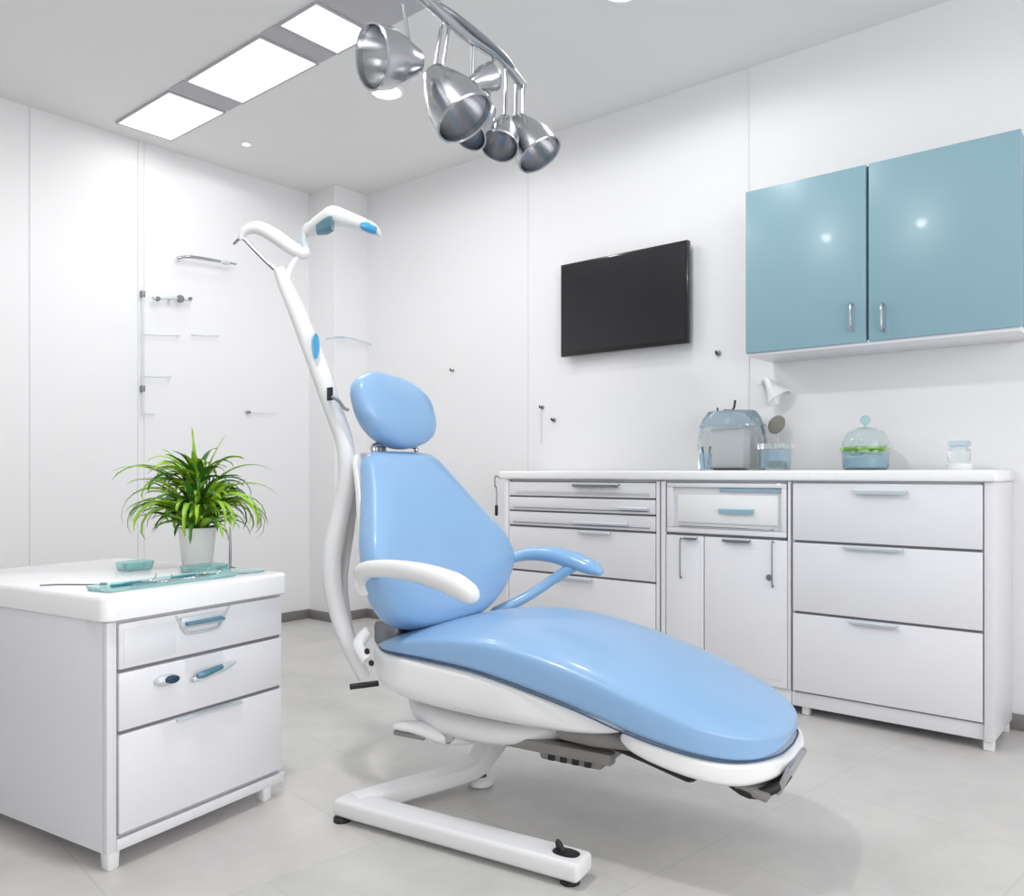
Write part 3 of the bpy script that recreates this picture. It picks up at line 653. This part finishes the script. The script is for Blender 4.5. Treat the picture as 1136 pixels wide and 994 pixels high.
# seat cushion
zt=[(-.10,.470),(0,.505),(.12,.535),(.25,.553),(.35,.556),(.48,.542),(.6,.515),(.75,.470),(.87,.425),(.96,.390),(1.03,.365)]
zb=[(-.10,.452),(0,.456),(.15,.452),(.30,.440),(.48,.408),(.6,.382),(.71,.353),(.88,.316),(.96,.303),(1.03,.300)]
def nose(base,l0,ln,wm,p=2.5): return base+[(l0+ln*q,wm*max(0,1-q**p)**(1/p)+.004) for q in (0,.2,.4,.55,.68,.78,.86,.92,.96,.985,1.0)]
hw=nose([(-.10,.20),(-.05,.245),(0,.270),(.1,.282),(.3,.288),(.5,.290)],.70,.335,.287,2.4)
N=72; L0,L1=-.10,1.035
def sec(n,k=5):     # flat-sided rounded section: small radii at the bottom, larger at the top
    return sup(n,k)
def srings(z0f,z1f,hwf,l0,l1,N,p=3.2,n=44,crown=.0,squash=True,pb=None,e0=.045,emin=.02):
    rs=[]; up=sup(n,p); dn=sup(n,pb or p)
    for i in range(N+1):
        u=i/N; u=.5-.5*math.cos(PI*u); l=l0+(l1-l0)*u
        a=sinterp(l,z0f); b=sinterp(l,z1f); w_=sinterp(l,hwf)
        e=1.0
        if squash:
            t_=min(1,(l1-l)/e0); e=math.sqrt(max(emin,1-(1-t_)**2)); t2=min(1,(l-l0)/.04); e=min(e,math.sqrt(max(.02,1-(1-t2)**2)))
        c=(a+b)/2; hh=(b-a)/2*e; r=[]
        for (x,y),(x2,y2) in zip(up,dn):
            if y<0: x,y=x2,y2
            z=c+y*hh
            if y>0: z-=crown*(abs(x)**2.2)*hh*2*y
            r.append(V((l,x*w_*(.94+.06*e),z)))
        rs.append(r)
    return rs
m=MB().rings(srings(zb,zt,hw,L0,L1,N,4.5,64,.20,pb=12)); seat=bp(m,'seat_cushion','vinyl',angle=60)
pz=[]
ls=[-.08+1.115*math.sin(PI/2*i/60) for i in range(61)]
for l in ls: pz.append(V((l,-sinterp(l,hw)*1.0,sinterp(l,zb)+.002)))
for l in reversed(ls[:-1]): pz.append(V((l,sinterp(l,hw)*1.0,sinterp(l,zb)+.002)))
lab(bp(MB().tube(pz,.0024,6,1),'seam_piping','pipe',seat),'dark blue seam under the cushion')
# white shell below the seat (rear)
s1t=[(-.16,.452),(-.05,.457),(.0,.457),(.15,.452),(.30,.440),(.48,.408),(.6,.382),(.70,.356)]
s1b=[(-.16,.43),(-.10,.37),(-.02,.320),(.1,.298),(.25,.290),(.45,.292),(.6,.305),(.70,.325)]
h1=[(-.16,.14),(-.08,.24),(0,.280),(.2,.288),(.45,.286),(.6,.272),(.70,.235)]
bp(MB().rings(srings(s1b,s1t,h1,-.16,.70,34,12,56,pb=2.6)),'seat_shell','plast',angle=60)
s3t=[(-.06,.33),(.1,.32),(.3,.31),(.5,.32)]; s3b=[(-.06,.28),(.02,.235),(.15,.212),(.35,.215),(.5,.255)]; h3=[(-.06,.12),(.05,.21),(.3,.225),(.5,.16)]
bp(MB().rings(srings(s3b,s3t,h3,-.06,.5,24,2.6,36)),'underbody_cover','frame',angle=60)
# leg-rest shell
s2t=[(.69,.358),(.80,.334),(.88,.316),(.96,.303),(1.045,.299)]
s2b=[(.69,.300),(.78,.268),(.88,.244),(.96,.234),(1.045,.252)]
h2=nose([(.69,.272)],.74,.310,.278,2.4)
bp(MB().rings(srings(s2b,s2t,h2,.69,1.05,40,12,56,pb=2.8)),'leg_rest_shell','plast',angle=60)
# mechanism under the seat
m=MB().box((.22,-.20,.232),(.64,-.165,.262),.006).box((.22,.14,.232),(.64,.175,.262),.006).box((.25,-.165,.236),(.29,.14,.258),.004); bp(m,'lift_rail','mech')
m=MB().box((.42,-.17,.205),(.60,.02,.235),.01,3); bp(m,'motor_box','mech')
m=MB()
for k in range(4): m.box((.45+k*.035,-.176,.209),(.468+k*.035,-.169,.230),.002)
bp(m,'motor_vent','dark')
bp(MB().tube([(.54,-.12,.285),(.66,-.13,.275),(.82,-.14,.235)],[.022,.030,.024],12,3,rnd=True),'actuator','dark')
bp(MB().tube([(.50,-.2,.30),(.60,-.21,.305),(.72,-.205,.30)],[.02,.025,.014],12,3),'hinge_arm','mech')
bp(MB().tube([(.60,.12,.26),(.70,.1,.25),(.80,.05,.25)],[.02,.02,.015],12,3),'hinge_arm','mech')
# foot-end plate and lever
m=MB()
m.box((-.040,-.12,-.010),(.040,.12,.010),.006,mtx=Matrix.Translation((.975,-.05,.226))@Matrix.Rotation(.25,4,'Y')); bp(m,'foot_plate','mech')
m=MB(); m.box((-.008,-.10,-.03),(.008,.07,.045),.006,mtx=Matrix.Translation((1.035,-.03,.243))@Matrix.Rotation(.45,4,'Y')); bp(m,'toe_bar','chrome')
bp(MB().tube([(.91,-.15,.243),(.97,-.16,.220),(1.02,-.13,.232),(1.04,-.09,.255)],.012,10,4),'foot_lever','dark')
# side lever at the back
bp(MB().tube([(.02,-.262,.255),(.07,-.235,.250),(.13,-.20,.225),(.19,-.15,.215)],[.016,.026,.028,.020],14,5,flat=.7,rnd=True),'pedal_lever','frame')
bp(MB().tube([(.01,-.255,.232),(.09,-.235,.225)],[.008,.008],8,1,rnd=True),'pedal_pad','mech')
bp(MB().tube([(.16,-.16,.225),(.24,-.175,.235),(.34,-.18,.245)],[.014,.016,.012],10,4,rnd=True),'lever_rod','mech')
bp(MB().lathe([(.001,-.012),(.020,-.012),(.024,-.004),(.024,.006),(.016,.012),(.001,.012)],zdir((.15,-.205,.235),(0,-1,0)),20,True),'pivot_cap','chrome')
# base: angular floor frame
def bar(mb,a,b,wd,z0,z1,bev=.012):
    a=V(a);b=V(b); d=(b-a); L=d.length; d.normalize(); s=V((-d.y,d.x,0)); mt=frame(V((a.x,a.y,0)),d,s,V((0,0,1)))
    mb.box((0,-wd/2,z0),(L,wd/2,z1),bev,3,mtx=mt)
m=MB()
bar(m,(-.115,-.335,0),(.635,-.335,0),.085,.014,.062)
bp(m,'floor_bar','frame')
m=MB(); rs=[]
pts=[(-.080,-.33,.038,1),(-.02,-.17,.040,1),(.04,-.03,.044,1),(.08,.04,.060,1.05),(.105,.075,.11,1.2),(.13,.09,.17,1.45),(.15,.09,.235,1.7)]
P,K_=path([V(p[:3]) for p in pts],[p[3] for p in pts],6)
for i,p in enumerate(P):
    t_=(P[min(i+1,len(P)-1)]-P[max(i-1,0)]).normalized(); s=V((.90,-.42,0)); s=(s-t_*s.dot(t_)).normalized(); u=s.cross(t_)
    rs.append([p+s*x*.038*K_[i]+u*y*.026*K_[i] for x,y in sup(24,4)])
m.rings(rs); bp(m,'floor_arm','frame',angle=50)
bp(MB().lathe([(.001,0),(.030,0),(.038,.006),(.038,.022),(.02,.03)],Matrix.Translation((.095,.05,0)),24),'floor_foot','frame')
for z0,x,y in ((0,-.095,-.36),(0,.60,-.345)):
    bp(MB().lathe([(.001,0),(.024,0),(.024,.010),(.018,.0145),(.001,.0145)],Matrix.Translation((x,y,0)),20,True),'rubber_foot','dark')
# castor pin at the end of the floor bar
bp(MB().rings([[V((.585+x*.034*k,-.335+y*.022*k,z)) for x,y in sup(24,2.4)] for z,k in ((.060,1),(.0635,1),(.0645,.8))]),'end_cap','dark')
bp(MB().tube([(.565,-.33,.063),(.56,-.33,.080),(.575,-.335,.066)],.007,8,4,rnd=True),'release_tab','dark')
# backrest
def brings(spec,n=44,p=3.0):
    rs=[]
    for (l,z,hwid,th,curl,ax) in spec:
        # ax: lean angle of the section normal
        nrm=V((math.cos(ax),0,math.sin(ax))); r=[]
        for x,y in sup(n,p):
            q=V((l,x*hwid,z))+nrm*(y*th/2)+nrm*(curl*abs(x)**2.4)
            r.append(q)
        rs.append(r)
    return rs
bs=[(.03,.505,.08,.03,.0),(.025,.508,.14,.07,.0),(.015,.518,.20,.105,.0),(.0,.545,.272,.135,.010),(-.02,.59,.330,.150,.035),(-.04,.65,.360,.152,.055),(-.07,.73,.345,.148,.055),(-.10,.81,.292,.140,.035),(-.13,.89,.240,.126,.02),(-.155,.95,.205,.110,.010),(-.172,.995,.180,.09,.0),(-.18,1.015,.158,.058,.0),(-.184,1.024,.13,.028,.0)]
def dens(tab,n):
    ts=[i/(len(tab)-1) for i in range(len(tab))]; o=[]
    for k in range(n+1):
        u=k/n; o.append(tuple(sinterp(u,[(ts[i],tab[i][j]) for i in range(len(tab))]) for j in range(len(tab[0]))))
    return o
spec=[(l,z,h,th,c,.36) for l,z,h,th,c in dens(bs,48)]
YAW=-.10
back=bp(MB().rings(brings(spec)),'backrest_cushion','vinyl',angle=60)
# white back shell
bs2=[(l-.075,z,h*.80,th*.40,c*.9,.36) for l,z,h,th,c in dens(bs,24)]
bp(MB().rings(brings(bs2,36)),'backrest_shell','plast',angle=60)
# headrest
hs=[]
hc=V((-.208,-.005,1.157)); ha=.30
nrm=V((math.cos(ha),0,math.sin(ha))); upv=V((-math.sin(ha),0,math.cos(ha)))
for i in range(25):
    t_=-1+2*i/24; t_=math.sin(t_*PI/2)
    k=math.sqrt(max(0.0004,1-abs(t_)**2.6))
    wt_=.186*(1+.04*t_)
    rs_=[]
    for x,y in sup(36,2.5):
        rs_.append(hc+upv*(t_*.122)+V((0,1,-.07))*(x*wt_*k)+nrm*(y*.062*k**.7+.02*abs(x)**2*k))
    hs.append(rs_)
bp(MB().rings(hs),'headrest','vinyl',angle=70)
bp(MB().tube([(-.20,-.10,1.02),(-.202,-.10,1.045),(-.204,-.04,1.05),(-.204,.06,1.05),(-.202,.11,1.045),(-.198,.11,1.02)],.008,10,4),'headrest_bracket','chrome')
bp(MB().tube([(-.25,0,.92),(-.255,0,1.0),(-.245,0,1.10)],.018,10,3,flat=.6),'headrest_stem','steel')
# armrests
near=[(-.03,-.325,.655),(-.02,-.36,.685),(.03,-.390,.705),(.12,-.398,.712),(.22,-.398,.704),(.30,-.39,.684),(.335,-.385,.668)]
bp(MB().tube(near,[.022,.026,.028,.030,.035,.040,.036],18,6,flat=.75,rnd=True),'armrest','plast')
bp(MB().lathe([(.001,-.02),(.030,-.02),(.034,-.008),(.030,.012),(.001,.016)],zdir((-.03,-.335,.655),(0,-1,0)),24,True),'armrest_joint','plast')
far=[(-.0,.36,.660),(.06,.40,.680),(.15,.41,.682),(.23,.41,.668),(.30,.405,.648),(.325,.40,.640)]
a=bp(MB().tube(far,[.022,.030,.036,.040,.034,.024],18,6,flat=.75,rnd=True),'armrest','vinyl2'); lab(a,'blue padded armrest on the far side')
a=bp(MB().tube([(.24,.40,.650),(.17,.38,.60),(.10,.33,.545),(.02,.26,.495)],[.020,.017,.017,.02],12,5,rnd=True),'armrest_support','vinyl2')
# rear yoke
bp(MB().box((-.16,-.16,.44),(-.06,.16,.52),.02,3),'back_hinge','steel')
bp(MB().tube([(-.12,-.22,.50),(-.14,-.24,.46),(-.10,-.25,.42)],[.016,.02,.016],10,4),'hinge_cover','plast')
for q in ((-.075,-.278,.455),(-.055,-.283,.425)):
    bp(MB().lathe([(.001,0),(.009,0),(.008,.004),(.001,.005)],zdir(q,(0,-1,0)),14,True),'bolt','dark')
# ------------------------------------------------------------------ operating light arm behind the chair
d0=2.50
t=thing('operating_light','tall white curved operating light arm rising behind the chair backrest','operating light',at(403,757,d0))
pts=[(404,752,2.48),(390,722,2.48),(378,690,2.5),(369,650,2.52),(369,610,2.54),(378,565,2.56),(385,528,2.56),(382,490,2.56),(370,455,2.56),(356,415,2.56),(344,383,2.57),(329,345,2.58),(316,315,2.6),(309,298,2.6)]
MB().tube([at(*p) for p in pts],[.020,.023,.026,.029,.030,.029,.028,.028,.029,.030,.029,.026,.022,.017],16,6).build('arm',M['frame'],t)
pts=[(392,720,2.53),(384,680,2.55),(381,640,2.57),(388,590,2.6),(392,550,2.62),(386,500,2.62),(372,455,2.60)]
MB().tube([at(*p) for p in pts],.014,10,6).build('inner_arm',M['grey'],t)
MB().tube([at(312,305,2.6),at(290,285,2.6),at(268,262,2.6)],[.008,.006,.006],8,5).build('cable',M['steel'],t)
pts=[(267,266,2.6),(272,256,2.6),(287,253,2.6),(305,262,2.6),(322,274,2.6),(336,281,2.6),(342,277,2.6)]
MB().tube([at(*p) for p in pts],[.008,.015,.021,.023,.022,.019,.014],14,6).build('upper_arm',M['frame'],t)
MB().tube([at(334,281,2.6),at(326,291,2.6),at(320,303,2.6),at(318,318,2.59)],[.010,.010,.010,.008],10,5).build('link',M['plast'],t)
MB().tube([at(266,264,2.6),at(259,271,2.6)],[.005,.004],8,1).build('tip',M['steel'],t)
MB().tube([at(340,279,2.6),at(337,268,2.6),at(338,256,2.6),at(345,250,2.6)],[.012,.011,.012,.014],12,5).build('head_joint',M['handle'],t)
hd=MB()
pl=[(337,257,2.62,.45),(345,251,2.60,.8),(356,244,2.57,1.0),(371,237,2.53,1.15),(388,241,2.57,1.0),(405,247,2.61,.9),(417,252,2.65,.8),(422,255,2.66,.45)]
rs=[]
for x,y,d,k in dens(pl,28):
    c=at(x,y+3,d); rs.append([c+Fv*(a*.045*k)+V((0,0,b*.021*k)) for a,b in sup(20,3)])
h=hd.rings(rs).build('lamp_head',M['plast'],t)
rs=[]
for x,y,d,k in dens([(352,255,2.55,.6),(362,251,2.52,.9),(369,248,2.49,.8)],10):
    c=at(x,y,d); rs.append([c+Fv*(a*.03*k)+V((0,0,b*.026*k)) for a,b in sup(16,3)])
lab(MB().rings(rs).build('side_lens',M['bluehandle'],h),'blue-grey lens')
rs=[]
for x,y,d,k in dens([(401,251,2.58,.6),(409,253,2.60,.9),(418,256,2.62,.7)],10):
    c=at(x,y,d); rs.append([c+Fv*(a*.03*k)+V((0,0,b*.016*k)) for a,b in sup(16,3)])
lab(MB().rings(rs).build('side_lens',M['cyan'],h),'blue lens at the right tip')
MB().rings([[at(x,y,2.52)+(at(352+10,383,2.52)-at(352,383,2.52))*.1*a*k*3.2+V((0,0,b*.040*k)) for a,b in sup(18,2.2)] for x,y,k in ((351,384,.6),(350.5,384,1))][:2]+[[at(350,384,2.545)+Rv*(a*.014)+V((0,0,b*.040)) for a,b in sup(18,2.2)]]).build('brake_pad',M['cyan'],t)
MB().tube([at(352,402,2.55),at(357,420,2.55)],.008,8,1).build('lever',M['grey'],t)
MB().box(at(363,430,2.52),at(369,444,2.50),.003).build('clamp',M['dark'],t)
MB().tube([at(368,440,2.50),at(376,445,2.50),at(381,452,2.50),at(387,455,2.50)],.005,8,3).build('clamp_arm',M['steel'],t)
MB().tube([at(388,762,2.46),at(420,758,2.48)],.009,10,1).build('foot_bracket',M['dark'],t)
# ------------------------------------------------------------------ camera
cd=bpy.data.cameras.new('camera'); cd.sensor_width=36; cd.lens=36*FP/1136; cd.shift_y=(VY-497)/1136; cd.clip_start=.05
co=bpy.data.objects.new('camera',cd); C.objects.link(co); co.location=(0,0,H0)
co.rotation_euler=(PI/2,0,math.atan2(Fv.y,Fv.x)-PI/2); sc.camera=co
vs=sc.view_settings; vs.view_transform='Standard'; vs.look='None'; vs.gamma=1; vs.exposure=-0.30; vs.use_curve_mapping=False
